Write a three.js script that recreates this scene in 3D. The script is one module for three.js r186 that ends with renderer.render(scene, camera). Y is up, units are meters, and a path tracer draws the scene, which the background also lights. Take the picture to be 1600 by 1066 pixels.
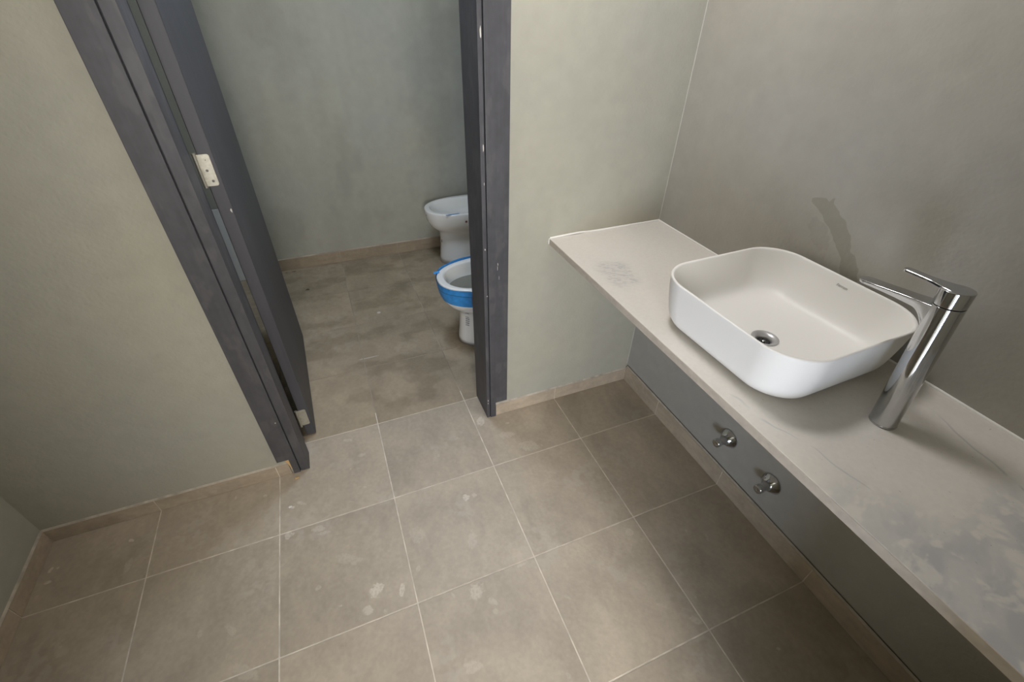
import * as THREE from 'three';
import { RoundedBoxGeometry } from 'three/addons/geometries/RoundedBoxGeometry.js';
import { DecalGeometry } from 'three/addons/geometries/DecalGeometry.js';
import { mergeGeometries } from 'three/addons/utils/BufferGeometryUtils.js';
import { RectAreaLightUniformsLib } from 'three/addons/lights/RectAreaLightUniformsLib.js';

// ------------------------------------------------------------------ camera, sky, lamp, exposure
const scene = new THREE.Scene();
const renderer = new THREE.WebGLRenderer({ antialias: true });
renderer.toneMapping = THREE.LinearToneMapping;
renderer.toneMappingExposure = 0.96;
renderer.shadowMap.enabled = true;
RectAreaLightUniformsLib.init();

const camera = new THREE.PerspectiveCamera(74.3, 1600 / 1066, 0.02, 40);
{
  const m = new THREE.Matrix4().set(
    0.92703, 0.21722, -0.30568, -0.42654,
    0.01487, 0.79322, 0.60875, 1.70425,
    0.37470, -0.56888, 0.73211, 1.21042,
    0, 0, 0, 1);
  m.decompose(camera.position, camera.quaternion, camera.scale);
  camera.scale.set(1, 1, 1);
}
// sky backdrop; the rooms are lit by unseen glowing panes behind the camera
scene.background = new THREE.Color(0.72, 0.86, 1.0);
scene.backgroundIntensity = 1.0;
// sources: place, size and radiance (linear rgb)
const LAMP = { x: 0.28, z: 0.0, size: 0.32, rgb: [35.5, 34.5, 35.5] };                       // unseen ceiling lamp, placed to light the back wall and countertop
const STALL = { x: -0.1, z: -0.9, size: 0.4, rgb: [27, 31.5, 38.5] };                      // unseen ceiling lamp, placed to light the stall
const PANES = [
  { x0: -0.95, x1: -0.1, y0: 1.08, y1: 1.92, rgb: [24.5, 24, 23.8], label: 'unseen glowing pane at eye height behind the camera, placed to light the back wall and floor' },
  { x0: -1.9, x1: -0.96, y0: 0.02, y1: 1.0, rgb: [11.2, 12.8, 16], label: 'unseen low glowing pane behind the camera, placed to light the wall under the countertop' }];
const lightColour = (rgb) => { const k = Math.max(...rgb); return [new THREE.Color(rgb[0] / k, rgb[1] / k, rgb[2] / k), k]; };
const CEIL = 2.6;

// ------------------------------------------------------------------ room measures (metres)
const XR = 0.8915, ZB = -0.2966, XL = -1.716, ZF = 1.45;      // faces of the right, back, left and front wall
const SZB = -2.29, SXL = -1.55, SXR = 0.86, ZS = -0.455;     // the stall behind the back wall
const CT = 0.931, CX = 0.356;                                 // countertop height and front edge
const T = 0.45;                                               // floor tile

// ------------------------------------------------------------------ helpers
let seed = 7;
const rnd = () => { seed = (seed * 1664525 + 1013904223) >>> 0; return seed / 4294967296; };
const LAT = new Float32Array(65536); for (let i = 0; i < 65536; i++) LAT[i] = rnd();
const lat = (i, j) => LAT[((i & 255) << 8) | (j & 255)];
function noise(x, y) {
  const i = Math.floor(x), j = Math.floor(y), u = x - i, v = y - j, s = u * u * (3 - 2 * u), t = v * v * (3 - 2 * v);
  const a = lat(i, j), b = lat(i + 1, j), c = lat(i, j + 1), d = lat(i + 1, j + 1);
  return a + (b - a) * s + (c - a) * t + (a - b - c + d) * s * t;
}
function fbm(x, y, n = 4) { let s = 0, a = 0.5, w = 0; for (let k = 0; k < n; k++) { s += a * noise(x, y); w += a; x = x * 2.03 + 17.3; y = y * 2.03 + 9.1; a *= 0.5; } return s / w; }
const clamp = (x, a = 0, b = 1) => Math.min(b, Math.max(a, x));
const step = (a, b, x) => { const t = clamp((x - a) / (b - a)); return t * t * (3 - 2 * t); };
const mix = (a, b, t) => a + (b - a) * t;

// a colour map over the rectangle [x0, x0 + W] x [y0, y0 + H] of the surface's own metres
function surfaceMap(w, h, x0, y0, W, H, f, srgb = true) {
  const data = new Uint8Array(w * h * 4);
  for (let j = 0; j < h; j++) for (let i = 0; i < w; i++) {
    const c = f(x0 + (i + 0.5) / w * W, y0 + (j + 0.5) / h * H), k = (j * w + i) * 4;
    data[k] = clamp(c[0], 0, 255); data[k + 1] = clamp(c[1], 0, 255); data[k + 2] = clamp(c[2], 0, 255); data[k + 3] = 255;
  }
  const t = new THREE.DataTexture(data, w, h);
  t.magFilter = THREE.LinearFilter; t.minFilter = THREE.LinearFilter;
  t.wrapS = t.wrapT = THREE.MirroredRepeatWrapping;
  if (srgb) t.colorSpace = THREE.SRGBColorSpace;
  t.repeat.set(1 / W, 1 / H); t.offset.set(-x0 / W, -y0 / H);
  t.needsUpdate = true;
  return t;
}
const std = (o) => new THREE.MeshStandardMaterial(o);
const phys = (o) => new THREE.MeshPhysicalMaterial(o);

// uv in metres, from the world-like coordinates of the geometry
function metreUV(g) {
  const p = g.attributes.position, n = g.attributes.normal, uv = new Float32Array(p.count * 2);
  for (let i = 0; i < p.count; i++) {
    const ax = Math.abs(n.getX(i)), ay = Math.abs(n.getY(i)), az = Math.abs(n.getZ(i));
    if (ay >= ax && ay >= az) { uv[2 * i] = p.getX(i); uv[2 * i + 1] = p.getZ(i); }
    else if (ax >= az) { uv[2 * i] = p.getZ(i); uv[2 * i + 1] = p.getY(i); }
    else { uv[2 * i] = p.getX(i); uv[2 * i + 1] = p.getY(i); }
  }
  g.setAttribute('uv', new THREE.BufferAttribute(uv, 2));
  return g;
}
function box(x0, x1, y0, y1, z0, z1, r = 0) {
  let g = r > 0 ? new RoundedBoxGeometry(x1 - x0, y1 - y0, z1 - z0, 1, r) : new THREE.BoxGeometry(x1 - x0, y1 - y0, z1 - z0);
  if (g.index) g = g.toNonIndexed();
  g.translate((x0 + x1) / 2, (y0 + y1) / 2, (z0 + z1) / 2);
  return metreUV(g);
}
const merge = (gs) => mergeGeometries(gs.map((g) => { const q = g.index ? g.toNonIndexed() : g; for (const k of Object.keys(q.attributes)) if (!['position', 'normal', 'uv'].includes(k)) q.deleteAttribute(k); return q; }));

const taken = {};
const numbered = (n) => { taken[n] = (taken[n] ?? -1) + 1; return taken[n] ? n + '_' + String(taken[n]).padStart(3, '0') : n; };
function mesh(name, geo, mat, parent) {
  const m = new THREE.Mesh(geo, mat); m.castShadow = m.receiveShadow = true;
  m.name = parent ? name : numbered(name); (parent ?? scene).add(m);
  return m;
}
function thing(name, label, category, pos = [0, 0, 0], kind, group) {
  const g = new THREE.Group(); g.name = numbered(name); g.position.set(...pos); scene.add(g);
  g.userData = { label, category }; if (kind) g.userData.kind = kind; if (group) g.userData.group = group;
  return g;
}
function tag(o, label, category, kind) { o.userData = { label, category }; if (kind) o.userData.kind = kind; return o; }

// rings of equal length joined to a skin; ends may be closed
function loft(rings, capA, capB) {
  const n = rings[0].length, pos = [], uv = [], idx = [];
  rings.forEach((r, k) => r.forEach((p, i) => { pos.push(...p); uv.push(i / n, k / rings.length); }));
  for (let k = 0; k + 1 < rings.length; k++) for (let i = 0; i < n; i++) {
    const a = k * n + i, b = k * n + (i + 1) % n, c = a + n, d = b + n;
    idx.push(a, c, b, b, c, d);
  }
  const cap = (k, flip) => {
    const c = pos.length / 3, s = [0, 0, 0]; rings[k].forEach((p) => p.forEach((v, q) => { s[q] += v / n; }));
    pos.push(...s); uv.push(0.5, 0.5);
    for (let i = 0; i < n; i++) { const a = k * n + i, b = k * n + (i + 1) % n; flip ? idx.push(c, b, a) : idx.push(c, a, b); }
  };
  if (capA) cap(0, false); if (capB) cap(rings.length - 1, true);
  const g = new THREE.BufferGeometry();
  g.setAttribute('position', new THREE.Float32BufferAttribute(pos, 3));
  g.setAttribute('uv', new THREE.Float32BufferAttribute(uv, 2));
  g.setIndex(idx); g.computeVertexNormals();
  return g;
}
// rounded rectangle in the xz plane
function rrect(cx, cz, a, b, r, y, n = 14) {
  const pts = []; r = Math.min(r, a, b);
  [[1, 1], [-1, 1], [-1, -1], [1, -1]].forEach(([sx, sz], k) => {
    for (let i = 0; i < n; i++) { const t = (k + i / (n - 1)) * Math.PI / 2; pts.push([cx + sx * (a - r) + r * Math.cos(t), y, cz + sz * (b - r) + r * Math.sin(t)]); }
  });
  return pts;
}
function lathe(profile, seg = 40) { return new THREE.LatheGeometry(profile.map(([x, y]) => new THREE.Vector2(x, y)), seg); }
function cyl(r0, r1, y0, y1, seg = 32, b = 0.001) { return lathe([[0.0001, y0], [r0 - b, y0], [r0, y0 + b], [r1, y1 - b], [r1 - b, y1], [0.0001, y1]], seg); }

// ------------------------------------------------------------------ materials
// matte sage-grey emulsion on plaster
function paint(x, y, dirt = 0) {
  const m = fbm(x * 1.7 + 3, y * 1.3, 4) - 0.5, f = fbm(x * 26, y * 26, 3) - 0.5, s = fbm(x * 9 + 40, y * 0.8, 3) - 0.5;
  const w = fbm(x * 3.1 + 9, y * 2.7 + 31, 3) - 0.5;
  const k = 1 + 0.035 * m + 0.045 * f + dirt * 0.04 * s;
  return [(166 + w * 5) * k, (163 + w * 2) * k, (148 - w * 4) * k];
}
const bumpMap = surfaceMap(512, 512, 0, 0, 0.6, 0.6, (x, y) => { const v = 255 * fbm(x * 120, y * 120, 3); return [v, v, v]; }, false);
const wallMap = surfaceMap(1024, 1024, -2, 0, 3.2, 3.2, (x, y) => paint(x, y, 0.5));
const stallMap = surfaceMap(1024, 1024, -1, 0, 2.6, 2.6, (x, y) => {
  const c = paint(x + 11, y + 5, 1.5), d = step(0.5, 0.72, fbm(x * 4 + 7, y * 3.2, 4));
  return c.map((v) => v * (0.97 - 0.05 * d));
});
// the right wall carries a damp run above the basin
const inPoly = (x, y, P) => { let c = false; for (let i = 0, j = P.length - 1; i < P.length; j = i++) if ((P[i][1] > y) !== (P[j][1] > y) && x < (P[j][0] - P[i][0]) * (y - P[i][1]) / (P[j][1] - P[i][1]) + P[i][0]) c = !c; return c; };
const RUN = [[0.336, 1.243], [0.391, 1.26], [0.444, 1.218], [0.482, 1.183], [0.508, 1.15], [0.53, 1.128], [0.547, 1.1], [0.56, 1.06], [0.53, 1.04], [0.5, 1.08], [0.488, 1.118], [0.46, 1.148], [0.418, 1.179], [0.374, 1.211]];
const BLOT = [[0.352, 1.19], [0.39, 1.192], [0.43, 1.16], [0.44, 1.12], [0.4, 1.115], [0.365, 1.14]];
const rightMap = surfaceMap(2048, 2048, -0.4, 0, 2.8, 2.8, (z, y) => {
  let c = paint(z + 6, y + 2, 0.6).map((v, k) => v * [0.97, 0.965, 0.995][k]);
  const jx = (noise(z * 60, y * 60) - 0.5) * 0.012, jy = (noise(z * 60 + 50, y * 60) - 0.5) * 0.012;
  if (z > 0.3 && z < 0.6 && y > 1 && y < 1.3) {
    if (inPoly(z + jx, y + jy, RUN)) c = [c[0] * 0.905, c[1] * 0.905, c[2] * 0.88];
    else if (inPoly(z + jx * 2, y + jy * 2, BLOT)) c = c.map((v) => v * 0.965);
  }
  return c;
});
const M = {};
M.wall = std({ map: wallMap, roughness: 0.82, bumpMap, bumpScale: 0.0006 });
M.stall = std({ map: stallMap, roughness: 0.75, bumpMap, bumpScale: 0.0006 });
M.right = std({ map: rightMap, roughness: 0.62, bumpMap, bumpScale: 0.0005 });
M.ceiling = std({ color: '#d9d6cc', roughness: 0.9 });

// concrete-look porcelain, with dried plaster smears where the photograph has them
const SCUFF = [[-0.579, 0.351, 0.022, 0.03, 0.5, 1], [-0.493, 0.385, 0.01, 0.022, 0.2, 0.9], [-0.616, 0.411, 0.018, 0.018, 0, 0.7], [-0.244, 0.488, 0.03, 0.026, 0.3, 0.6], [-0.202, 0.542, 0.022, 0.014, 0.8, 0.4],
  [-0.166, 0.107, 0.016, 0.018, 0.4, 1], [-0.13, 0.11, 0.01, 0.012, 0, 0.6], [-1.677, -0.162, 0.008, 0.012, 0, 1], [-1.433, -0.185, 0.014, 0.007, 0.6, 1], [-1.657, -0.16, 0.006, 0.006, 0, 1], [-1.671, -0.111, 0.013, 0.008, 0.2, 1],
  [-0.865, 0.014, 0.02, 0.016, 0.1, 0.9], [-0.755, 0.03, 0.03, 0.014, 0.4, 0.6], [-0.74, 0.055, 0.026, 0.008, 0.1, 0.5], [-0.85, -0.11, 0.01, 0.008, 0, 1], [-0.82, -0.12, 0.03, 0.008, 0.6, 0.5], [0.43, 0.86, 0.02, 0.012, 0.9, 0.5],
  [-0.55, -0.28, 0.02, 0.012, 0, 0.6], [-0.6, -0.395, 0.025, 0.012, 0.2, 0.6], [0.03, -0.28, 0.02, 0.03, 0.3, 0.8], [0.12, -0.15, 0.05, 0.02, 0.2, 0.45], [0.2, -0.05, 0.06, 0.03, 0.4, 0.4], [-1.42, -0.08, 0.012, 0.03, 0.1, 0.35], [-0.66, 0.2, 0.05, 0.02, 0.5, 0.3], [-0.4, 0.2, 0.04, 0.03, 1.0, 0.3], [0.4, 0.5, 0.02, 0.016, 0.3, 0.5], [-0.33, 0.7, 0.03, 0.02, 0.4, 0.4], [-1.0, 0.45, 0.05, 0.02, 0.7, 0.3], [-0.2, 0.3, 0.02, 0.04, 0.3, 0.35], [-1.05, 0.3, 0.035, 0.012, 0.9, 0.3]];
for (let i = 0; i < 46; i++) SCUFF.push([-1.6 + 2.3 * rnd(), -0.25 + 1.5 * rnd(), 0.004 + 0.02 * rnd() * rnd(), 0.004 + 0.014 * rnd() * rnd(), rnd() * 3, 0.2 + 0.5 * rnd()]);
function tileColour(x, z, dirty) {
  const i = Math.floor(x / T), j = Math.floor(z / T), o = lat(i * 7 + 3, j * 13 + 5), ox = lat(i + 90, j) * 30, oz = lat(i, j + 90) * 30;
  const wx = x + 0.12 * fbm(x * 6 + ox, z * 6 + oz, 3), wz = z + 0.12 * fbm(x * 6 + oz + 5, z * 6 + ox, 3);
  const cloud = fbm(wx * 7 + ox, wz * 7 + oz, 4) - 0.5, fine = fbm(x * 90, z * 90, 2) - 0.5, streak = fbm(wx * 30 + oz, wz * 10 + ox, 3) - 0.5, grain = lat(Math.floor(x * 900), Math.floor(z * 900)) - 0.5;
  let k = 1 + 0.05 * (o - 0.5) + 0.16 * cloud + 0.07 * fine + 0.07 * streak + 0.02 * grain;
  let c = [168 * k, 155 * k, 136 * k];
  const haze = step(0.52, 0.75, fbm(x * 5 + 20, z * 5 + 3, 4)) * step(0.4, 0.7, fbm(x * 40, z * 40, 3));
  c = c.map((v, q) => mix(v, [190, 181, 168][q], 0.32 * haze));
  if (dirty) { const d = step(0.48, 0.7, fbm(x * 6 + 60, z * 9, 4)); c = [c[0] * (0.95 - 0.1 * d), c[1] * (0.93 - 0.1 * d), c[2] * (0.89 - 0.11 * d)]; }
  return c;
}
const floorMap = surfaceMap(2048, 2048, -1.75, -0.46, 2.82, 2.82, (x, z) => {
  let c = tileColour(x, z, false);
  for (const [sx, sz, a, b, t, s] of SCUFF) {
    const dx = x - sx, dz = z - sz; if (Math.abs(dx) > 0.09 || Math.abs(dz) > 0.09) continue;
    const u = (dx * Math.cos(t) + dz * Math.sin(t)) / a, v = (-dx * Math.sin(t) + dz * Math.cos(t)) / b, d = Math.hypot(u, v) + 1.1 * (fbm(x * 70, z * 70, 3) - 0.5);
    const q = s * 0.62 * (1 - step(0.72, 1.05, d)) * (0.5 + 0.5 * step(0.3, 0.5, fbm(x * 160, z * 160, 2)));
    if (q > 0) c = c.map((w, k) => mix(w, [218, 209, 194][k], q));
  }
  return c;
});
const stallFloorMap = surfaceMap(1280, 1024, -1.65, -2.4, 2.6, 1.95, (x, z) => {
  let c = tileColour(x, z, true);
  for (const [sx, sz, a, b] of [[-0.72, -1.93, 0.02, 0.013], [-0.80, -2.25, 0.02, 0.01], [-0.86, -2.25, 0.012, 0.01]]) {
    const d = Math.hypot((x - sx) / a, (z - sz) / b) + 0.9 * (noise(x * 90, z * 90) - 0.5);
    if (d < 1) c = c.map((v) => v * mix(0.45, 1, step(0.5, 1, d)));
  }
  const l = Math.hypot((x + 0.42) / 0.06, (z + 0.99 + 0.3 * (x + 0.42) * (x + 0.42)) / 0.005); if (l < 1) c = c.map((v, k) => mix(v, [200, 190, 176][k], 0.7));
  const l2 = Math.hypot((x + 0.29) / 0.012, (z + 1.45) / 0.012); if (l2 < 1) c = [205, 198, 186];
  return c;
});
M.tile = std({ map: floorMap, roughness: 0.5, bumpMap, bumpScale: 0.0003 });
M.stallTile = std({ map: stallFloorMap, roughness: 0.6, bumpMap, bumpScale: 0.0003 });
M.grout = std({ map: surfaceMap(512, 512, 0, 0, 1, 1, (x, z) => { const k = 0.86 + 0.28 * fbm(x * 30, z * 30, 3); return [206 * k, 196 * k, 180 * k]; }), roughness: 0.9 });
M.dirtyGrout = std({ map: surfaceMap(512, 512, 0, 0, 1, 1, (x, z) => { const k = 0.75 + 0.5 * fbm(x * 9, z * 9, 4); return [160 * k, 148 * k, 130 * k]; }), roughness: 0.9 });
M.topGrout = std({ map: surfaceMap(512, 512, 0, 0, 1, 1, (x, z) => { const k = 0.84 + 0.32 * fbm(x * 40, z * 40, 3); return [178 * k, 168 * k, 152 * k]; }), roughness: 0.9 });
const skirtMap = surfaceMap(1024, 256, -1.75, 0, 4.2, 0.2, (x, y) => { const c = tileColour(x + 3, y + 5, false), s = fbm(x * 12, y * 50, 3) - 0.5; return [c[0] * (1.02 + 0.1 * s), c[1] * (1.01 + 0.1 * s), c[2] * (1.0 + 0.1 * s)]; });
M.skirt = std({ map: skirtMap, roughness: 0.55 });

// charcoal door paint with a faint vertical brush grain
const charcoal = surfaceMap(512, 1024, 0, 0, 0.5, 2.1, (x, y) => { const k = 1 + 0.1 * (fbm(x * 160, y * 5, 3) - 0.5) + 0.16 * (fbm(x * 14, y * 7, 3) - 0.5) + 0.14 * (fbm(x * 60, y * 40, 3) - 0.5), d = 0.35 * step(0.56, 0.74, fbm(x * 30 + 8, y * 12, 4)); return [mix(73 * k, 100, d), mix(72 * k, 98, d), mix(74.5 * k, 96, d)]; });
M.charcoal = std({ map: charcoal, roughness: 0.5 });
M.leaf = std({ map: surfaceMap(512, 1024, 0, 0, 0.9, 2.1, (x, y) => { const k = 1 + 0.14 * (fbm(x * 90, y * 4, 3) - 0.5) + 0.16 * (fbm(x * 7 + 4, y * 5, 4) - 0.5); return [70 * k, 69 * k, 72 * k]; }), roughness: 0.55 });
M.rawWood = std({ color: '#c9a878', roughness: 0.8 });
M.chip = std({ color: '#cfcac0', roughness: 0.8 });
M.groove = std({ color: '#2a2a2d', roughness: 0.8 });

// cream engineered stone with grey clouding
const stoneMap = surfaceMap(512, 2048, 0.34, -0.31, 0.57, 2.68, (x, z) => {
  const f = fbm(x * 130, z * 130, 2) - 0.5, m = fbm(x * 5, z * 5 + 4, 4) - 0.5;
  let c = [217 * (1 + 0.03 * f + 0.03 * m), 212 * (1 + 0.03 * f + 0.03 * m), 203 * (1 + 0.03 * f + 0.02 * m)];
  const wx = x + 0.05 * (fbm(x * 9 + 3, z * 9, 3) - 0.5), wz = z + 0.07 * (fbm(x * 9 + 30, z * 9 + 8, 3) - 0.5);
  const edge = z + 0.22 * (fbm(x * 6 + 70, z * 6 + 2, 3) - 0.5) - 0.10 * step(0.40, 0.62, x);
  const veil = step(0.90, 1.12, edge), blob = step(0.5, 0.72, fbm(wx * 30 + wz * 13 + 60, wz * 44 - wx * 10 + 2, 4)), wisp = step(0.32, 0.68, fbm(wx * 16 + wz * 7, wz * 22 + 8, 4));
  const big = veil * (0.5 + 0.45 * wisp) * (1 - 0.72 * blob);
  const rr = Math.hypot((x - 0.465) / 0.085, (z - 0.05) / 0.13) + 0.7 * (fbm(x * 12, z * 12, 3) - 0.5), stroke = step(0.5, 0.66, fbm((x + z * 0.5) * 60, (z - x * 0.5) * 150 + 12 * fbm(x * 9, z * 9, 2), 2));
  const smear = (1 - step(0.35, 1.0, rr)) * (0.28 + 0.6 * stroke);
  const v1 = Math.abs(wx - 0.40 - 0.16 * (wz - 0.75)), vein = (1 - step(0.0008, 0.003, v1)) * step(0.55, 0.66, wz) * (1 - step(0.95, 1.05, wz)) * 0.4 * step(0.4, 0.6, fbm(x * 20, z * 20, 2));
  const v2 = Math.abs(wx - 0.76 + 0.35 * (wz - 1.03)), vein2 = (1 - step(0.001, 0.005, v2)) * step(0.9, 0.95, wz) * 0.5 * step(0.42, 0.6, fbm(x * 25, z * 25, 2));
  const g = clamp(0.85 * big + 0.7 * smear + vein + vein2);
  c = c.map((v, k) => mix(v, [171, 172, 173][k], g));
  if (noise(x * 260, z * 260) > 0.985) c = c.map((v) => v * 0.8);
  return c;
});
M.stone = phys({ map: stoneMap, roughness: 0.42, clearcoat: 0.12, clearcoatRoughness: 0.35 });
M.sealant = std({ color: '#eceae4', roughness: 0.6 });
M.basin = phys({ color: '#f1efea', roughness: 0.42 });
M.china = phys({ color: '#ebe8e1', roughness: 0.16, clearcoat: 0.6, clearcoatRoughness: 0.06 });
M.chrome = std({ color: new THREE.Color(0.55, 0.56, 0.57), metalness: 1, roughness: 0.08 });
M.brushed = std({ color: new THREE.Color(0.55, 0.55, 0.56), metalness: 1, roughness: 0.34 });
M.darkHole = std({ color: '#141414', roughness: 0.8 });
M.zinc = std({ map: surfaceMap(128, 128, 0, 0, 0.1, 0.1, (x, y) => { const k = 0.92 + 0.16 * fbm(x * 160, y * 160, 3); return [186 * k, 181 * k, 166 * k]; }), metalness: 0.55, roughness: 0.45 });
M.tape = phys({ map: surfaceMap(512, 128, 0, 0, 1, 1, (u, v) => { const k = 0.9 + 0.22 * fbm(u * 90, v * 6, 3), l = Math.abs(v - 0.55 - 0.03 * Math.sin(u * 20)) < 0.02 ? 0.72 : 1; return [52 * k * l, 138 * k * l, 205 * k * l]; }), roughness: 0.4 });
M.steel = std({ color: new THREE.Color(0.55, 0.55, 0.55), metalness: 0.6, roughness: 0.38 });
M.lampCase = std({ color: '#e8e6e0', roughness: 0.5 });
M.frame = std({ color: '#c9c9c6', roughness: 0.4, metalness: 0.3 });

// ------------------------------------------------------------------ floor: grout beds and single tiles
{
  const floor = thing('floor', 'beige grey stone-look tiled floor with pale grout running into the stall', 'floor', [0, 0, 0], 'structure');
  const DIRT = -0.53;
  mesh('grout_bed', box(-1.85, 1.0, -0.12, -0.0012, DIRT, ZF + 0.12), M.grout, floor);
  mesh('grout_bed', box(SXL - 0.12, 1.0, -0.12, -0.0018, SZB - 0.12, DIRT), M.dirtyGrout, floor);
  const G = 0.0022;
  for (let j = -6; j < 6; j++) for (let i = -5; i < 3; i++) {
    const stall = j < -1;
    const lo = stall ? SXL - 0.1 : XL - 0.1, hi = stall ? SXR + 0.1 : XR + 0.1, zlo = SZB - 0.1, zhi = ZF + 0.1;
    const x0 = Math.max(i * T + G, lo), x1 = Math.min((i + 1) * T - G, hi), z0 = Math.max(j * T + G, zlo), z1 = Math.min((j + 1) * T - G, zhi);
    if (x1 - x0 < 0.03 || z1 - z0 < 0.03) continue;
    mesh('tile', box(x0, x1, -0.01, 0, z0, z1, 0.0009), stall ? M.stallTile : M.tile, floor);
  }
}

// ------------------------------------------------------------------ walls and ceiling
const W = (name, label, geos, mat) => tag(mesh(name, merge(geos), mat), label, 'wall', 'structure');
const DX0 = -0.80, DX1 = 0.095, DH = 2.08;         // hole for the stall door frame
W('wall_back', 'sage grey painted wall pierced by the charcoal door frame', [box(XL - 0.12, DX0, 0, CEIL, ZS, ZB), box(DX1, XR + 0.12, 0, CEIL, ZS, ZB), box(DX0, DX1, DH, CEIL, ZS, ZB)], M.wall);
{
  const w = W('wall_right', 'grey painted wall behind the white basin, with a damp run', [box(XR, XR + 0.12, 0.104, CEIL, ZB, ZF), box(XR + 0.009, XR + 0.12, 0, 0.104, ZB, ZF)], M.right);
  // the filled joint in the corner
  mesh('corner_joint', merge([box(XR - 0.0025, XR + 0.001, CT + 0.004, CEIL - 0.01, ZB - 0.001, ZB + 0.0025), box(XR - 0.0025, XR + 0.001, 0.11, CT - 0.03, ZB - 0.001, ZB + 0.0025)]), std({ color: '#bdbab0', roughness: 0.8 }), w);
}
W('wall_left', 'sage grey painted wall at the far left edge', [box(XL - 0.12, XL, 0, CEIL, ZB, ZF)], M.wall);
const EX0 = -0.86, EX1 = 0.04, EH = 2.1;          // unseen opening behind the camera, placed to shape the incoming light
W('wall_front', 'unseen sage grey wall behind the camera, its opening placed to shape the incoming light', [box(XL - 0.12, EX0, 0, CEIL, ZF, ZF + 0.12), box(EX1, XR + 0.12, 0, CEIL, ZF, ZF + 0.12), box(EX0, EX1, EH, CEIL, ZF, ZF + 0.12)], M.wall);
W('wall_stall_back', 'smeared grey green wall behind the bidet', [box(SXL - 0.12, SXR + 0.12, 0, CEIL, SZB - 0.12, SZB)], M.stall);
W('wall_stall_left', 'grey green stall wall behind the open charcoal door', [box(SXL - 0.12, SXL, 0, CEIL, SZB, ZS)], M.stall);
W('wall_stall_right', 'grey green stall wall that toilet and bidet stand against', [box(SXR, SXR + 0.12, 0, CEIL, SZB, ZS)], M.stall);
tag(mesh('ceiling', merge([box(XL - 0.12, XR + 0.12, CEIL, CEIL + 0.12, ZS, ZF + 0.12), box(SXL - 0.12, XR + 0.12, CEIL, CEIL + 0.12, SZB - 0.12, ZS)]), M.ceiling), 'white painted ceiling above the washroom and the stall', 'ceiling', 'structure');
// unseen vestibule behind the camera, built to hold the two glowing panes
const VZ = 2.72, VX0 = -2.1, VX1 = 1.0;
{
  const far = [];
  let x = VX0;
  const P = [...PANES].sort((p, q) => p.x0 - q.x0);
  for (const p of P) { far.push(box(x, p.x0, 0, CEIL, VZ, VZ + 0.12), box(p.x0, p.x1, 0, p.y0, VZ, VZ + 0.12), box(p.x0, p.x1, p.y1, CEIL, VZ, VZ + 0.12)); x = p.x1; }
  far.push(box(x, VX1, 0, CEIL, VZ, VZ + 0.12));
  W('wall_vestibule_front', 'unseen grey vestibule wall holding the two panes that light the rooms', far, M.wall);
  W('wall_vestibule_left', 'unseen grey left wall of the vestibule behind the camera', [box(VX0 - 0.12, VX0, 0, CEIL, ZF + 0.12, VZ + 0.12)], M.wall);
  W('wall_vestibule_right', 'unseen grey right wall of the vestibule behind the camera', [box(VX1, VX1 + 0.12, 0, CEIL, ZF + 0.12, VZ + 0.12)], M.wall);
  tag(mesh('ceiling', box(VX0 - 0.12, VX1 + 0.12, CEIL, CEIL + 0.12, ZF + 0.12, VZ + 0.12), M.ceiling), 'unseen white ceiling of the vestibule behind the camera', 'ceiling', 'structure');
  tag(mesh('floor', box(VX0 - 0.12, VX1 + 0.12, -0.12, 0, ZF + 0.12, VZ + 0.12), std({ color: '#a89e92', roughness: 0.6 })), 'unseen plain floor of the vestibule behind the camera', 'floor', 'structure');
  PANES.forEach((p, i) => {
    const w = thing('unseen_window_' + (i + 1), p.label, 'window', [p.x0, p.y0, VZ], 'structure'), W_ = p.x1 - p.x0, H_ = p.y1 - p.y0, f = 0.02, [c, k] = lightColour(p.rgb);
    mesh('window_frame', merge([box(0, W_, 0, f, -0.01, 0.05), box(0, W_, H_ - f, H_, -0.01, 0.05), box(0, f, f, H_ - f, -0.01, 0.05), box(W_ - f, W_, f, H_ - f, -0.01, 0.05)]), M.frame, w);
    mesh('pane', box(f, W_ - f, f, H_ - f, 0.02, 0.026), std({ color: '#f2f4f5', roughness: 0.4, emissive: c, emissiveIntensity: 6 }), w);   // unseen pane made to glow; the area light before it lights the rooms
    const a = new THREE.RectAreaLight(c, k, W_ - 2 * f, H_ - 2 * f); a.position.set(W_ / 2, H_ / 2, 0.012); a.name = 'unseen_daylight'; a.castShadow = true; w.add(a);
  });
}

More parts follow.
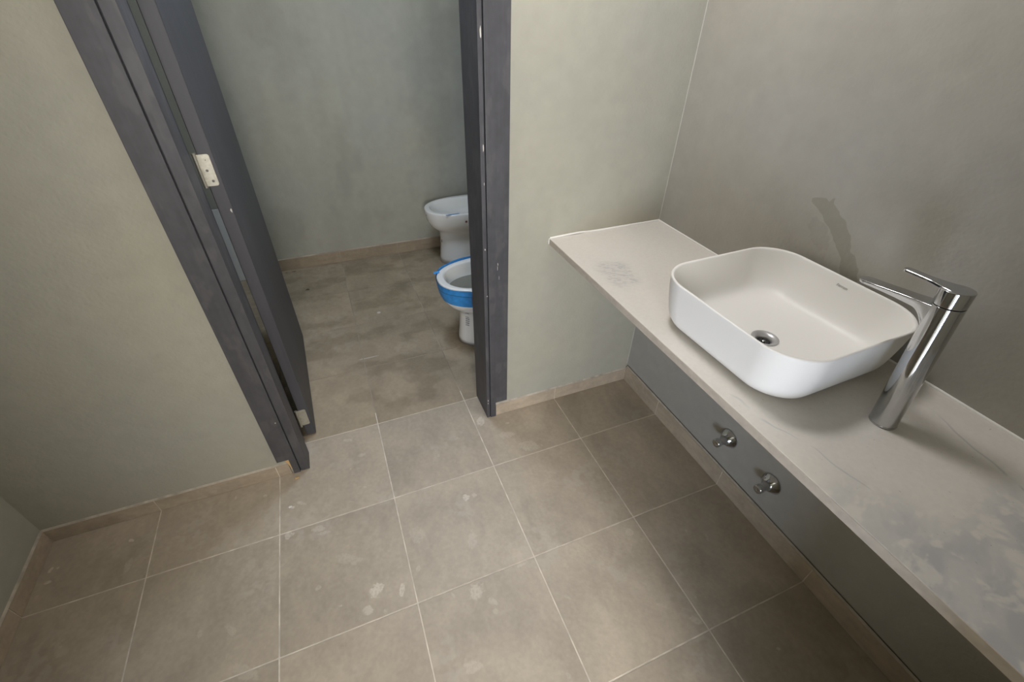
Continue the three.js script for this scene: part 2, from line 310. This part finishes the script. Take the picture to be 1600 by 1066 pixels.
// ------------------------------------------------------------------ skirting, one piece per floor tile
function skirting(name, label, axis, at, dir, from, to, h, dirty, mat = M.skirt) {
  const g = thing(name, label, 'skirting', [0, 0, 0], 'structure'), th = 0.008, J = 0.0018;
  const slab = (a, b, y0, y1, t0, t1, r) => { const p = at + dir * t0, q = at + dir * t1, lo = Math.min(p, q), hi = Math.max(p, q); return axis === 'x' ? box(a, b, y0, y1, lo, hi, r) : box(lo, hi, y0, y1, a, b, r); };
  for (let k = Math.floor(from / T); k * T < to; k++) {
    const a = Math.max(from, k * T + J), b = Math.min(to, (k + 1) * T - J); if (b - a < 0.012) continue;
    mesh('skirting_tile', slab(a, b, 0.0012, h, 0.001, th, 0.0008), mat, g);
  }
  mesh('grout', slab(from, to, 0, h - 0.002, 0, th - 0.0016, 0), dirty ? M.dirtyGrout : M.grout, g);
  // sloped fillet of grout along the top
  const sh = new THREE.Shape([new THREE.Vector2(0, h - 0.003), new THREE.Vector2(th - 0.002, h - 0.003), new THREE.Vector2(th - 0.002, h), new THREE.Vector2(0, h + 0.006)]);
  let e = new THREE.ExtrudeGeometry(sh, { depth: to - from, bevelEnabled: false }).toNonIndexed ? new THREE.ExtrudeGeometry(sh, { depth: to - from, bevelEnabled: false }) : null;
  const p = e.attributes.position;
  for (let i = 0; i < p.count; i++) { const t = p.getX(i), y = p.getY(i), s = from + p.getZ(i), q = at + dir * t; axis === 'x' ? p.setXYZ(i, s, y, q) : p.setXYZ(i, q, y, s); }
  e.computeVertexNormals(); metreUV(e);
  mesh('top_grout', e, dirty ? M.dirtyGrout : M.topGrout, g);
  return g;
}
skirting('baseboard_back_left', 'tiled skirting below the wall left of the door frame', 'x', ZB, 1, XL, -0.848, 0.068, false);
skirting('baseboard_back_right', 'tiled skirting below the wall between door frame and corner', 'x', ZB, 1, 0.119, XR, 0.074, false);
skirting('baseboard_left', 'tiled skirting along the left edge wall', 'z', XL, 1, ZB + 0.008, ZF, 0.068, false);
skirting('baseboard_right', 'tiled skirting under the countertop, below the chrome valves', 'z', XR + 0.0005, -1, ZB + 0.008, ZF, 0.092, false);
skirting('baseboard_stall', 'dusty brown tiled skirting at the back of the stall', 'x', SZB, 1, SXL, SXR, 0.09, true, std({ map: skirtMap, color: '#dcd7ce', roughness: 0.6 }));
skirting('baseboard_stall_left', 'tiled skirting behind the open charcoal door', 'z', SXL, 1, SZB + 0.008, ZS, 0.09, true);

// ------------------------------------------------------------------ charcoal frame of the stall door
{
  const f = thing('trim_1', 'charcoal painted door frame with notched bottoms around the stall opening', 'door frame', [0, 0, 0], 'structure');
  const zf = -0.285, NT = 0.095, HI = 2.04;
  const casing = (xi, xm, xo, name) => {           // inner edge, end of the notch, outer edge
    const lo = Math.min(xi, xm, xo), hi = Math.max(xi, xm, xo), s = new THREE.Shape();
    const P = xo > xi ? [[xi, 0.001], [xm, 0.001], [xm, NT], [xo, NT], [xo, HI + 0.075], [xi, HI + 0.075]] : [[xi, 0.001], [xi, HI + 0.075], [xo, HI + 0.075], [xo, NT], [xm, NT], [xm, 0.001]];
    s.setFromPoints(P.map((p) => new THREE.Vector2(...p)));
    const b = 0.0018, g = new THREE.ExtrudeGeometry(s, { depth: zf - ZB - 2 * b - 0.0005, bevelEnabled: true, bevelSize: b, bevelThickness: b, bevelOffset: -b, bevelSegments: 2 });
    g.translate(0, 0, ZB + b + 0.0005); metreUV(g);
    return mesh(name, g, M.charcoal, f);
  };
  const cr = casing(0.0905, 0.1175, 0.1765, 'casing'), cl = casing(-0.8135, -0.84, -0.886, 'casing');
  mesh('head_casing', box(-0.812, 0.089, HI, HI + 0.075, ZB + 0.0005, zf, 0.0018), M.charcoal, f);
  // jambs: boards lining the hole; the hinge side is rebated for the leaf
  mesh('jamb', box(0.072, 0.0875, 0.001, HI, -0.462, -0.2895, 0.0015), M.charcoal, f);
  mesh('jamb', merge([box(-0.81, -0.7745, 0.001, HI, -0.383, -0.2895, 0.0015), box(-0.81, -0.7915, 0.001, HI, -0.468, -0.383, 0.001)]), M.charcoal, f);
  mesh('head_jamb', box(-0.7745, 0.072, HI - 0.02, HI - 0.001, -0.465, -0.2895, 0.0015), M.charcoal, f);
  mesh('groove', box(0.0865, 0.0955, 0.001, HI, -0.34, ZB + 0.001), M.groove, f);
  mesh('groove', box(-0.8185, -0.809, 0.001, HI, -0.34, ZB + 0.001), M.groove, f);
  // bare timber where the left casing is chipped at the notch, and flakes on the edges
  const sp = new THREE.Shape([[-0.8555, 0.0945], [-0.8402, 0.0945], [-0.8385, 0.05], [-0.8375, 0.012], [-0.842, 0.035], [-0.848, 0.07]].map((p) => new THREE.Vector2(...p)));
  mesh('bare_wood', metreUV(new THREE.ExtrudeGeometry(sp, { depth: 0.0095, bevelEnabled: false }).translate(0, 0, -0.2962)), M.rawWood, f);
  const flake = (x, y, z, w, h, par) => {
    const n = 9, s = new THREE.Shape(Array.from({ length: n }, (_, k) => { const a = k / n * 6.283, r = 0.6 + 0.5 * rnd(); return new THREE.Vector2(Math.cos(a) * w * r, Math.sin(a) * h * r); }));
    mesh('paint_chip', new THREE.ExtrudeGeometry(s, { depth: 0.0006, bevelEnabled: false }).translate(x, y, z), M.chip, par);
  };
  for (const [x, y, w, h] of [[0.131, 0.86, 0.0012, 0.007], [0.1295, 0.845, 0.0008, 0.012], [0.136, 0.80, 0.0006, 0.01]]) flake(x, y, zf, w, h, f);
  for (const [x, y, w, h] of [[0.082, 1.62, 0.003, 0.016], [0.083, 1.3, 0.002, 0.014], [0.081, 0.93, 0.003, 0.005], [0.083, 1.18, 0.001, 0.006], [0.0855, 0.72, 0.0028, 0.0035], [0.079, 0.12, 0.002, 0.007], [0.078, 0.1, 0.0025, 0.004]]) flake(x, y, -0.2896, w, h, f);
  flake(-0.828, 0.325, zf, 0.0028, 0.0025, f);
}

// ------------------------------------------------------------------ the open leaf with its hinges
{
  const d = thing('door_1', 'charcoal door leaf standing open into the stall on zinc hinges', 'door', [-0.7775, 0.006, -0.4895], 'structure');
  const ang = Math.atan2(0.033, 0.854);             // a little past square
  d.rotation.y = ang * -1 + 0; 
  d.rotation.y = Math.asin(0.033 / 0.855);
  mesh('door_leaf', box(0, 0.0425, 0.002, 2.01, -0.855, 0, 0.003), M.leaf, d);
  const hinge = (y, h, parent, worn) => {
    const g = new THREE.Group(); g.name = 'hinge'; g.position.set(0, y, 0); parent.add(g);
    const s = new THREE.Shape(), w = 0.031, r = 0.007; s.moveTo(-0.004, 0); s.lineTo(w - r, 0); s.absarc(w - r, r, r, -Math.PI / 2, 0); s.lineTo(w, h - r); s.absarc(w - r, h - r, r, 0, Math.PI / 2); s.lineTo(-0.004, h); s.closePath();
    mesh('hinge_plate', metreUV(new THREE.ExtrudeGeometry(s, { depth: 0.0022, bevelEnabled: true, bevelSize: 0.0004, bevelThickness: 0.0004, bevelSegments: 1 })), M.zinc, g);
    const k = cyl(0.0052, 0.0052, -0.004, h + 0.004, 18).translate(-0.0075, 0, 0.006);
    mesh('knuckle', merge([k, cyl(0.0066, 0.0066, h + 0.003, h + 0.007, 18).translate(-0.0075, 0, 0.006)]), M.zinc, g);
    if (worn) [0.16, 0.5, 0.83].forEach((t, i) => {
      const c = cyl(0.0042, 0.0042, 0, 0.0012, 14, 0.0003).rotateX(Math.PI / 2).translate(0.016 + (i === 1 ? -0.004 : 0.002), h * t, 0.0025);
      const sc = mesh('screw', c, i === 2 ? M.zinc : std({ color: '#6f6c66', metalness: 0.6, roughness: 0.4 }), g); mesh('screw_slot', cyl(0.0014, 0.0014, 0, 0.0006, 8, 0.0002).rotateX(Math.PI / 2).translate(0.016 + (i === 1 ? -0.004 : 0.002), h * t, 0.0036), M.darkHole, sc);
    });
  };
  hinge(1.2, 0.096, d, true); hinge(0.075, 0.094, d, false);
  const n = 8, s = new THREE.Shape(Array.from({ length: n }, (_, k) => new THREE.Vector2(Math.cos(k / n * 6.283) * 0.0022 * (0.5 + rnd()), Math.sin(k / n * 6.283) * 0.007 * (0.5 + rnd()))));
  mesh('scuff', new THREE.ExtrudeGeometry(s, { depth: 0.0005, bevelEnabled: false }).translate(0.036, 1.115, 0.0002), M.chip, d);
}

// ------------------------------------------------------------------ countertop
{
  const c = thing('countertop', 'cream stone countertop with grey clouding along the right wall', 'countertop', [0, 0, 0]);
  mesh('front_edge', box(CX, CX + 0.004, CT - 0.0248, CT - 0.0012, ZB + 0.001, ZF - 0.003, 0.001), std({ map: surfaceMap(256, 64, -0.3, 0.85, 0.6, 0.15, (x, y) => { const k = 0.94 + 0.12 * fbm(x * 80, y * 80, 3); return [186 * k, 175 * k, 160 * k]; }), roughness: 0.7 }), c).userData.label = 'unpolished front edge';
  mesh('slab', box(CX + 0.0015, XR - 0.0005, CT - 0.025, CT, ZB + 0.0005, ZF - 0.002, 0.0018), M.stone, c);
  // silicone along both walls, thicker and uneven at the back wall
  const bead = (P, r) => new THREE.TubeGeometry(new THREE.CatmullRomCurve3(P.map((p) => new THREE.Vector3(...p))), P.length * 4, r, 8);
  mesh('sealant', merge([bead([[CX + 0.002, CT + 0.001, ZB + 0.002], [0.42, CT + 0.0035, ZB + 0.002], [0.5, CT + 0.005, ZB + 0.0015], [0.54, CT + 0.002, ZB + 0.001], [0.7, CT + 0.0015, ZB + 0.001], [XR - 0.002, CT + 0.0015, ZB + 0.001]], 0.0042), bead([[CX + 0.002, CT + 0.002, ZB + 0.002], [CX + 0.001, CT - 0.012, ZB + 0.0015], [CX + 0.002, CT - 0.024, ZB + 0.001]], 0.0035)]), M.sealant, c);
  mesh('sealant', bead([[XR - 0.001, CT + 0.001, ZB], [XR - 0.001, CT + 0.001, 0.6], [XR - 0.001, CT + 0.001, ZF - 0.01]], 0.0038), M.sealant, c);
}

// ------------------------------------------------------------------ vessel basin
{
  const R = 0.158, A = 0.2365, B = 0.2445, RAD = 0.11;
  const b = thing('basin', 'white rounded rectangular vessel basin standing on the countertop', 'basin', [0.6365, CT, 0.537]);
  b.rotation.y = 0.02;
  const dx = -0.012, dz = 0.006, rings = [];
  const ring = (inset, y, k = 1) => rings.push(rrect(0, 0, A - inset, B - inset, RAD - inset * 0.45 * k, y));
  ring(0.075, 0.0006); ring(0.06, 0.001); ring(0.048, 0.0035); ring(0.037, 0.009); ring(0.0275, 0.0175); ring(0.0205, 0.029); ring(0.0155, 0.043);
  ring(0.0105, 0.07); ring(0.005, 0.11); ring(0.0015, 0.145); ring(0.0004, R - 0.004); ring(0.0012, R - 0.0014); ring(0.0032, R); ring(0.0062, R - 0.0006); ring(0.0078, R - 0.003); ring(0.0088, R - 0.008);
  ring(0.0125, 0.12); ring(0.018, 0.085); ring(0.024, 0.06); ring(0.032, 0.043); ring(0.044, 0.0305); ring(0.06, 0.0235); ring(0.085, 0.02);
  for (const [t, y] of [[0.35, 0.0185], [0.7, 0.0172], [0.92, 0.0165]]) rings.push(rrect(dx * t, dz * t, mix(A - 0.085, 0.034, t), mix(B - 0.085, 0.034, t), mix(RAD - 0.04, 0.034, t), y));
  rings.push(rrect(dx, dz, 0.0335, 0.0335, 0.0335, 0.0158), rrect(dx, dz, 0.0325, 0.0325, 0.0325, 0.014), rrect(dx, dz, 0.0325, 0.0325, 0.0325, 0.002));
  const bowl = mesh('bowl', loft(rings, true, true), M.basin, b);
  // waste: flange, dished throat, strainer with holes
  const wst = new THREE.Group(); wst.name = 'drain'; wst.position.set(dx, 0, dz); b.add(wst);
  mesh('flange', lathe([[0.0318, 0.004], [0.0372, 0.0168], [0.0368, 0.0188], [0.0335, 0.0192], [0.0285, 0.0175], [0.0245, 0.0148], [0.0218, 0.0115], [0.0205, 0.0085], [0.02, 0.0045]], 48), M.steel, wst);
  const st = new THREE.Shape(); st.absarc(0, 0, 0.0202, 0, 6.2832);
  for (let k = 0; k < 6; k++) { const h = new THREE.Path(); h.absarc(Math.cos(k * 1.0472 + 0.4) * 0.0105, Math.sin(k * 1.0472 + 0.4) * 0.0105, 0.0034, 0, 6.2832, true); st.holes.push(h); }
  mesh('strainer', new THREE.ExtrudeGeometry(st, { depth: 0.0014, bevelEnabled: false, curveSegments: 24 }).rotateX(-Math.PI / 2).translate(0, 0.0062, 0), M.steel, wst);
  mesh('screw', lathe([[0.0001, 0.0096], [0.003, 0.0092], [0.0046, 0.0076]], 20), M.chrome, wst);
  mesh('outlet', lathe([[0.0001, 0.0048], [0.0188, 0.0048]], 24), M.darkHole, wst);
  // faint printed name inside the rear wall
  const cv = document.createElement('canvas'); cv.width = 256; cv.height = 64;
  const x = cv.getContext('2d'); x.fillStyle = '#000'; x.fillRect(0, 0, 256, 64); x.fillStyle = '#fff'; x.font = 'italic 50px serif'; x.textAlign = 'center'; x.textBaseline = 'middle'; x.fillText('Ferrum', 128, 34);
  const tx = new THREE.CanvasTexture(cv); b.updateMatrixWorld(true);
  const p = b.localToWorld(new THREE.Vector3(A - 0.0105, 0.134, 0.008)), g = new DecalGeometry(bowl, p, new THREE.Euler(0, -Math.PI / 2, 0), new THREE.Vector3(0.046, 0.0115, 0.012));
  g.applyMatrix4(b.matrixWorld.clone().invert());
  const nn = g.attributes.normal, pp = g.attributes.position; for (let i = 0; i < pp.count; i++) pp.setXYZ(i, pp.getX(i) - 0.0003, pp.getY(i), pp.getZ(i));
  mesh('printed_name', g, std({ color: '#6b6a68', alphaMap: tx, transparent: true, roughness: 0.6, polygonOffset: true, polygonOffsetFactor: -2 }), b);
}

// ------------------------------------------------------------------ tall mixer tap, leaning slightly over the basin
{
  const t = thing('mixer_tap', 'tall chrome mixer tap leaning towards the white basin', 'tap', [0.652, CT, 0.873]);
  const lean = new THREE.Matrix4().makeRotationX(-0.0873);
  const put = (g) => g.applyMatrix4(lean);
  const r = 0.0272, S = 0.306;
  mesh('body', put(lathe([[0.0001, 0.0029], [r - 0.001, 0.0029], [r, 0.004], [r, S - 0.001], [r - 0.001, S], [0.0001, S]], 56)), M.chrome, t);
  mesh('base_ring', lathe([[0.0001, 0.0003], [r + 0.0006, 0.0003], [r + 0.0006, 0.004], [r - 0.001, 0.0046]], 56), M.chrome, t);
  // spout: flat top, deep at the body and fading to a thin lip
  const rings = [], n = 28;
  for (let k = 0; k <= n; k++) {
    const u = k / n, z = -0.006 - 0.164 * u, top = S - 0.004 - 0.006 * u;
    const deep = mix(0.011, 0.030, Math.pow(1 - u, 1.5)) + 0.085 * Math.pow(clamp(1 - u / 0.30), 2.2);
    const w = (u > 0.9 ? 0.0165 * Math.sqrt(clamp(1 - Math.pow((u - 0.9) / 0.1, 2) * 0.9)) : mix(0.0215, 0.0165, step(0, 0.4, u)));
    const P = [], m = 8;
    P.push([-w, top - 0.0012, z], [-w + 0.0012, top, z], [w - 0.0012, top, z], [w, top - 0.0012, z], [w, top - 0.0035, z]);
    for (let i = 0; i <= m; i++) { const a = i / m * Math.PI; P.push([w * 0.97 * Math.cos(a), top - 0.0035 - (deep - 0.0035) * Math.pow(Math.sin(a), 0.8), z]); }
    P.push([-w, top - 0.0035, z]);
    rings.push(P);
  }
  mesh('spout', put(loft(rings.map((q) => q.slice().reverse()), true, true)), M.chrome, t);
  // lever: a cap over the body with a flat handle
  const cap = lathe([[0.0001, S + 0.0012], [r - 0.0012, S + 0.0012], [r, S + 0.0024], [r + 0.0008, S + 0.033], [r - 0.0004, S + 0.0348], [0.0001, S + 0.0352]], 56);
  mesh('lever_cap', put(cap), M.chrome, t);
  const hs = new THREE.Shape(), L = 0.098; hs.moveTo(-0.021, 0); hs.bezierCurveTo(-0.016, 0.03, -0.0105, 0.035, -0.0095, 0.055); hs.lineTo(-0.0085, L - 0.008); hs.absarc(0, L - 0.008, 0.0085, Math.PI, 0, true); hs.lineTo(0.0095, 0.055); hs.bezierCurveTo(0.0105, 0.035, 0.016, 0.03, 0.021, 0); hs.closePath();
  const handle = new THREE.ExtrudeGeometry(hs, { depth: 0.0035, bevelEnabled: true, bevelSize: 0.0012, bevelThickness: 0.0012, bevelSegments: 3, curveSegments: 16 });
  handle.rotateX(-Math.PI / 2).rotateX(0.06).translate(0, S + 0.0305, 0);
  mesh('handle', put(handle), M.chrome, t);
  mesh('heat_dot', put(new THREE.SphereGeometry(0.0022, 12, 8).scale(1, 1, 0.3).translate(0.0, S - 0.012, 0).rotateY(0).translate(0.02, 0, r * 0.68)), M.darkHole, t);
}

// ------------------------------------------------------------------ two stop valves under the countertop
for (const [y, z, label] of [[0.262, 0.412, 'chrome stop valve under the countertop, nearer the corner'], [0.250, 0.637, 'chrome stop valve under the countertop, farther from the corner']]) {
  const v = thing('stop_valve', label, 'valve', [XR, y, z], null, 'stop valves under the countertop');
  const out = (g) => g.rotateZ(Math.PI / 2).rotateX(rnd() * 3);
  mesh('escutcheon', out(lathe([[0.0001, 0.0005], [0.0405, 0.0005], [0.0415, 0.003], [0.039, 0.0065], [0.031, 0.018], [0.022, 0.0275], [0.0195, 0.029], [0.0001, 0.029]], 48)), M.chrome, v);
  mesh('stem', out(lathe([[0.0001, 0.028], [0.0195, 0.028], [0.0185, 0.034], [0.0148, 0.037], [0.0148, 0.058], [0.0001, 0.058]], 32)), M.brushed, v);
  const c = mesh('cap', out(lathe([[0.0001, 0.054], [0.0165, 0.054], [0.0178, 0.056], [0.0178, 0.069], [0.0162, 0.0735], [0.0095, 0.0742], [0.0085, 0.0728], [0.0001, 0.0728]], 32)), M.chrome, v);
  mesh('cap_mark', out(lathe([[0.0001, 0.0733], [0.0045, 0.0733]], 16)), M.brushed, c);
}

// ------------------------------------------------------------------ toilet and bidet (both face the door side, -x)
function egg(x0, x1, hw, y, n = 56) {               // plan outline between x0 (round front) and x1 (blunt rear)
  const L = x1 - x0, xc = x0 + 0.5 * L, P = [];
  for (let i = 0; i < n; i++) {
    const a = i / n * Math.PI * 2, c = Math.cos(a), s = Math.sin(a), e = c < 0 ? 2.25 : 3.6;
    P.push([xc + Math.sign(c) * Math.pow(Math.abs(c), 2 / e) * 0.5 * L, y, Math.sign(s) * Math.pow(Math.abs(s), 2 / e) * hw]);
  }
  return P;
}
function sample(prof, y) { let k = 0; while (k + 2 < prof.length && prof[k + 1][0] < y) k++; const [ya, a0, a1, aw] = prof[k], [yb, b0, b1, bw] = prof[k + 1], t = clamp((y - ya) / (yb - ya)); return [mix(a0, b0, t), mix(a1, b1, t), mix(aw, bw, t)]; }
const decalMark = (body, root, draw, p, e, s, color) => {
  const cv = document.createElement('canvas'); cv.width = 128; cv.height = 128; const x = cv.getContext('2d'); x.fillStyle = '#000'; x.fillRect(0, 0, 128, 128); x.fillStyle = '#fff'; draw(x);
  root.updateMatrixWorld(true);
  const g = new DecalGeometry(body, p, e, s); g.applyMatrix4(root.matrixWorld.clone().invert());
  const pp = g.attributes.position, nn = g.attributes.normal; for (let i = 0; i < pp.count; i++) pp.setXYZ(i, pp.getX(i) + 0.0006 * nn.getX(i), pp.getY(i) + 0.0006 * nn.getY(i), pp.getZ(i) + 0.0006 * nn.getZ(i));
  return mesh('printed_mark', g, std({ color, alphaMap: new THREE.CanvasTexture(cv), transparent: true, roughness: 0.6, polygonOffset: true, polygonOffsetFactor: -2 }), root);
};
{
  const zc = -0.975, x0 = 0.028;
  const t = thing('toilet', 'white toilet bowl wrapped in blue protective tape', 'toilet', [x0, 0, zc]);
  const P = [[0.0005, 0.100, 0.64, 0.135], [0.03, 0.104, 0.63, 0.128], [0.10, 0.112, 0.62, 0.118], [0.185, 0.118, 0.62, 0.112], [0.215, 0.112, 0.62, 0.118], [0.235, 0.096, 0.62, 0.132], [0.255, 0.072, 0.63, 0.15], [0.28, 0.046, 0.64, 0.168], [0.31, 0.026, 0.65, 0.182], [0.345, 0.012, 0.66, 0.191], [0.385, 0.004, 0.67, 0.197], [0.42, 0.001, 0.675, 0.2], [0.434, 0.0, 0.675, 0.2]];
  const out = P.map(([y, a, b, w]) => egg(a, b, w, y));
  const rim = [[0.439, 0.003, 0.672, 0.197], [0.44, 0.008, 0.667, 0.192], [0.44, 0.034, 0.47, 0.166], [0.4385, 0.040, 0.465, 0.16], [0.43, 0.046, 0.46, 0.154], [0.40, 0.050, 0.45, 0.15], [0.36, 0.062, 0.44, 0.138], [0.31, 0.095, 0.41, 0.11], [0.26, 0.15, 0.36, 0.075], [0.22, 0.19, 0.33, 0.05]];
  const body = mesh('bowl', loft([...out, ...rim.map(([y, a, b, w]) => egg(a, b, w, y))], true, true), M.china, t);
  const rings = [];
  for (let k = 0; k <= 6; k++) {
    const u = k / 6;
    rings.push(egg(0, 1, 1, 0).map((_, i, all) => {
      const a = i / all.length, wob = noise(a * 22, 3 + u) - 0.5, lift = i > all.length * 0.02 && i < all.length * 0.5 ? 0 : 0;
      const yTop = 0.4315 + 0.006 * wob, yBot = 0.322 + 0.008 * (noise(a * 14, 9) - 0.5), y = mix(yBot, yTop, u), [p, q, w] = sample(P, Math.min(y, 0.434));
      const o = 0.0025 + 0.0022 * noise(a * 60, u * 3), e = egg(p - o, q + o, w + o, y)[i];
      const far = e[2] < -0.02 ? step(-0.02, -0.12, e[2]) : 0; e[1] += far * u * 0.017;
      return e;
    }));
  }
  const tape = mesh('blue_tape', loft(rings, false, false), M.tape, t);
  M.tape.side = THREE.DoubleSide;
  tape.userData.label = 'blue masking tape around the bowl';
  mesh('tape_flap', (() => { const g = new THREE.PlaneGeometry(0.032, 0.012, 6, 2), p = g.attributes.position; for (let i = 0; i < p.count; i++) p.setZ(i, 0.005 * Math.sin(p.getX(i) * 90)); g.computeVertexNormals(); return g.rotateX(-0.7).translate(0.015, 0.447, -0.075); })(), M.tape, t);
  mesh('tape_patch', (() => { const g = new THREE.PlaneGeometry(0.05, 0.045, 4, 2); return g.rotateX(-0.1).translate(0.16, 0.385, 0.196); })(), std({ color: '#4f6d8c', roughness: 0.5, side: THREE.DoubleSide }), t);
  mesh('grey_disc', loft([egg(0.063, 0.438, 0.137, 0.352), egg(0.063, 0.438, 0.137, 0.358)], true, true), std({ color: '#7d7b70', roughness: 0.25 }), t).userData.label = 'flat grey surface inside the bowl';  // flat grey disc set inside the bowl
  decalMark(body, t, (x) => { for (let r = 0; r < 3; r++) for (let c = 0; c < 5; c++) x.fillRect(20 + r * 34, 8 + c * 24, 16 + (c * 7 + r * 5) % 9, 13); }, new THREE.Vector3(x0 + 0.135, 0.165, zc + 0.07), new THREE.Euler(0, -0.75, 0), new THREE.Vector3(0.03, 0.075, 0.06), '#3a3f48');
  decalMark(body, t, (x) => { x.beginPath(); x.moveTo(64, 10); x.lineTo(120, 10); x.lineTo(120, 110); x.lineTo(64, 64); x.lineTo(14, 90); x.closePath(); x.fill(); }, new THREE.Vector3(x0 + 0.135, 0.235, zc + 0.08), new THREE.Euler(0, -0.75, 0), new THREE.Vector3(0.03, 0.024, 0.06), '#2f4560');
}
{
  const zc = -2.03, x0 = 0.205;
  const t = thing('bidet', 'white bidet with a strip of blue tape, nearest the back of the stall', 'bidet', [x0, 0, zc]);
  const P = [[0.0005, 0.085, 0.60, 0.13], [0.04, 0.09, 0.59, 0.122], [0.15, 0.10, 0.58, 0.112], [0.235, 0.10, 0.58, 0.112], [0.262, 0.088, 0.59, 0.125], [0.28, 0.066, 0.60, 0.142], [0.31, 0.033, 0.61, 0.168], [0.35, 0.011, 0.62, 0.186], [0.40, 0.001, 0.625, 0.195], [0.43, 0, 0.625, 0.196]];
  const rim = [[0.4365, 0.002, 0.623, 0.194], [0.44, 0.008, 0.617, 0.188], [0.44, 0.034, 0.48, 0.163], [0.437, 0.041, 0.474, 0.156], [0.42, 0.047, 0.468, 0.15], [0.37, 0.062, 0.455, 0.135], [0.335, 0.09, 0.43, 0.108], [0.322, 0.14, 0.38, 0.06]];
  const body = mesh('bowl', loft([...P, ...rim].map(([y, a, b, w]) => egg(a, b, w, y)), true, true), M.china, t);
  mesh('blue_tape', box(0.115, 0.215, 0.4405, 0.442, 0.168, 0.176), M.tape, t).userData.label = 'strip of blue tape on the rim';
  decalMark(body, t, (x) => { x.fillRect(20, 10, 60, 100); }, new THREE.Vector3(x0 + 0.1, 0.18, zc + 0.03), new THREE.Euler(0, -1.1, 0), new THREE.Vector3(0.018, 0.028, 0.05), '#3a3f48');
  decalMark(body, t, (x) => { x.beginPath(); x.arc(64, 64, 50, 0, 7); x.fill(); }, new THREE.Vector3(x0 + 0.012, 0.405, zc + 0.03), new THREE.Euler(0, -1.3, 0), new THREE.Vector3(0.012, 0.014, 0.04), '#44505c');
  decalMark(body, t, (x) => { x.beginPath(); x.arc(64, 64, 55, 0, 7); x.fill(); }, new THREE.Vector3(x0 + 0.26, 0.38, zc + 0.19), new THREE.Euler(0, 0, 0), new THREE.Vector3(0.02, 0.02, 0.04), '#8a4a30');
}

// ------------------------------------------------------------------ small litter on the floor
{
  const chip = (x, z, s, mat, label, cat) => { const g = new THREE.IcosahedronGeometry(s, 1), p = g.attributes.position; for (let i = 0; i < p.count; i++) { const k = 0.7 + 0.5 * noise(p.getX(i) * 900 + x * 50, p.getZ(i) * 900 + p.getY(i) * 700); p.setXYZ(i, p.getX(i) * k * 1.5, Math.max(-s * 0.3, p.getY(i) * k * 0.4), p.getZ(i) * k); } g.computeVertexNormals(); const m = mesh('debris', g, mat); m.position.set(x, s * 0.3, z); tag(m, label, cat); };
  chip(-0.83, -0.255, 0.007, M.rawWood, 'wood splinter on the floor below the left door casing', 'splinter');
  chip(-0.86, -0.115, 0.006, M.chip, 'pale plaster crumb on the tile in front of the left casing', 'crumb');
}

{  // pale slab set where a lighter strip shows in the hinge gap
  const p = mesh('board', box(-0.2, 0.2, 0, 0.53, 0, 0.0125, 0.001), std({ color: '#d6d5cf', roughness: 0.8 }));
  p.position.set(-1.2, 0.001, SZB + 0.05); p.rotation.x = -0.06;
  tag(p, 'pale grey upright slab behind the open door, giving a lighter strip in the hinge gap', 'board');
}

// ------------------------------------------------------------------ out of view: ceiling lamps placed to light both rooms, and the entrance frame
for (const [L, label] of [[LAMP, 'unseen square ceiling lamp, placed to light the back wall and countertop'], [STALL, 'unseen square ceiling lamp, placed to light the toilet stall']]) {
  const l = thing('unseen_ceiling_lamp', label, 'lamp', [L.x, CEIL, L.z]), s = L.size / 2, [c, k] = lightColour(L.rgb);
  mesh('housing', box(-s - 0.02, s + 0.02, -0.04, -0.0005, -s - 0.02, s + 0.02, 0.004), M.lampCase, l);
  mesh('diffuser', box(-s, s, -0.045, -0.0405, -s, s), std({ color: '#ffffff', roughness: 0.6, emissive: c, emissiveIntensity: 6 }), l);
  const a = new THREE.RectAreaLight(c, k, L.size, L.size); a.rotation.x = -Math.PI / 2; a.position.y = -0.049; a.castShadow = true; l.add(a); a.name = 'lamp_light';
}
{
  const f = thing('trim_2', 'unseen charcoal frame around the opening behind the camera', 'door frame', [0, 0, 0], 'structure');
  mesh('casing', box(EX0 - 0.06, EX0, 0.001, EH, ZF - 0.012, ZF - 0.0005, 0.0015), M.charcoal, f);
  mesh('casing', box(EX1, EX1 + 0.06, 0.001, EH, ZF - 0.012, ZF - 0.0005, 0.0015), M.charcoal, f);
  mesh('head_casing', box(EX0 - 0.06, EX1 + 0.06, EH, EH + 0.06, ZF - 0.012, ZF - 0.0005, 0.0015), M.charcoal, f);
}

scene.traverse((o) => { if (o.isMesh) { o.castShadow = true; o.receiveShadow = true; } });
renderer.render(scene, camera);
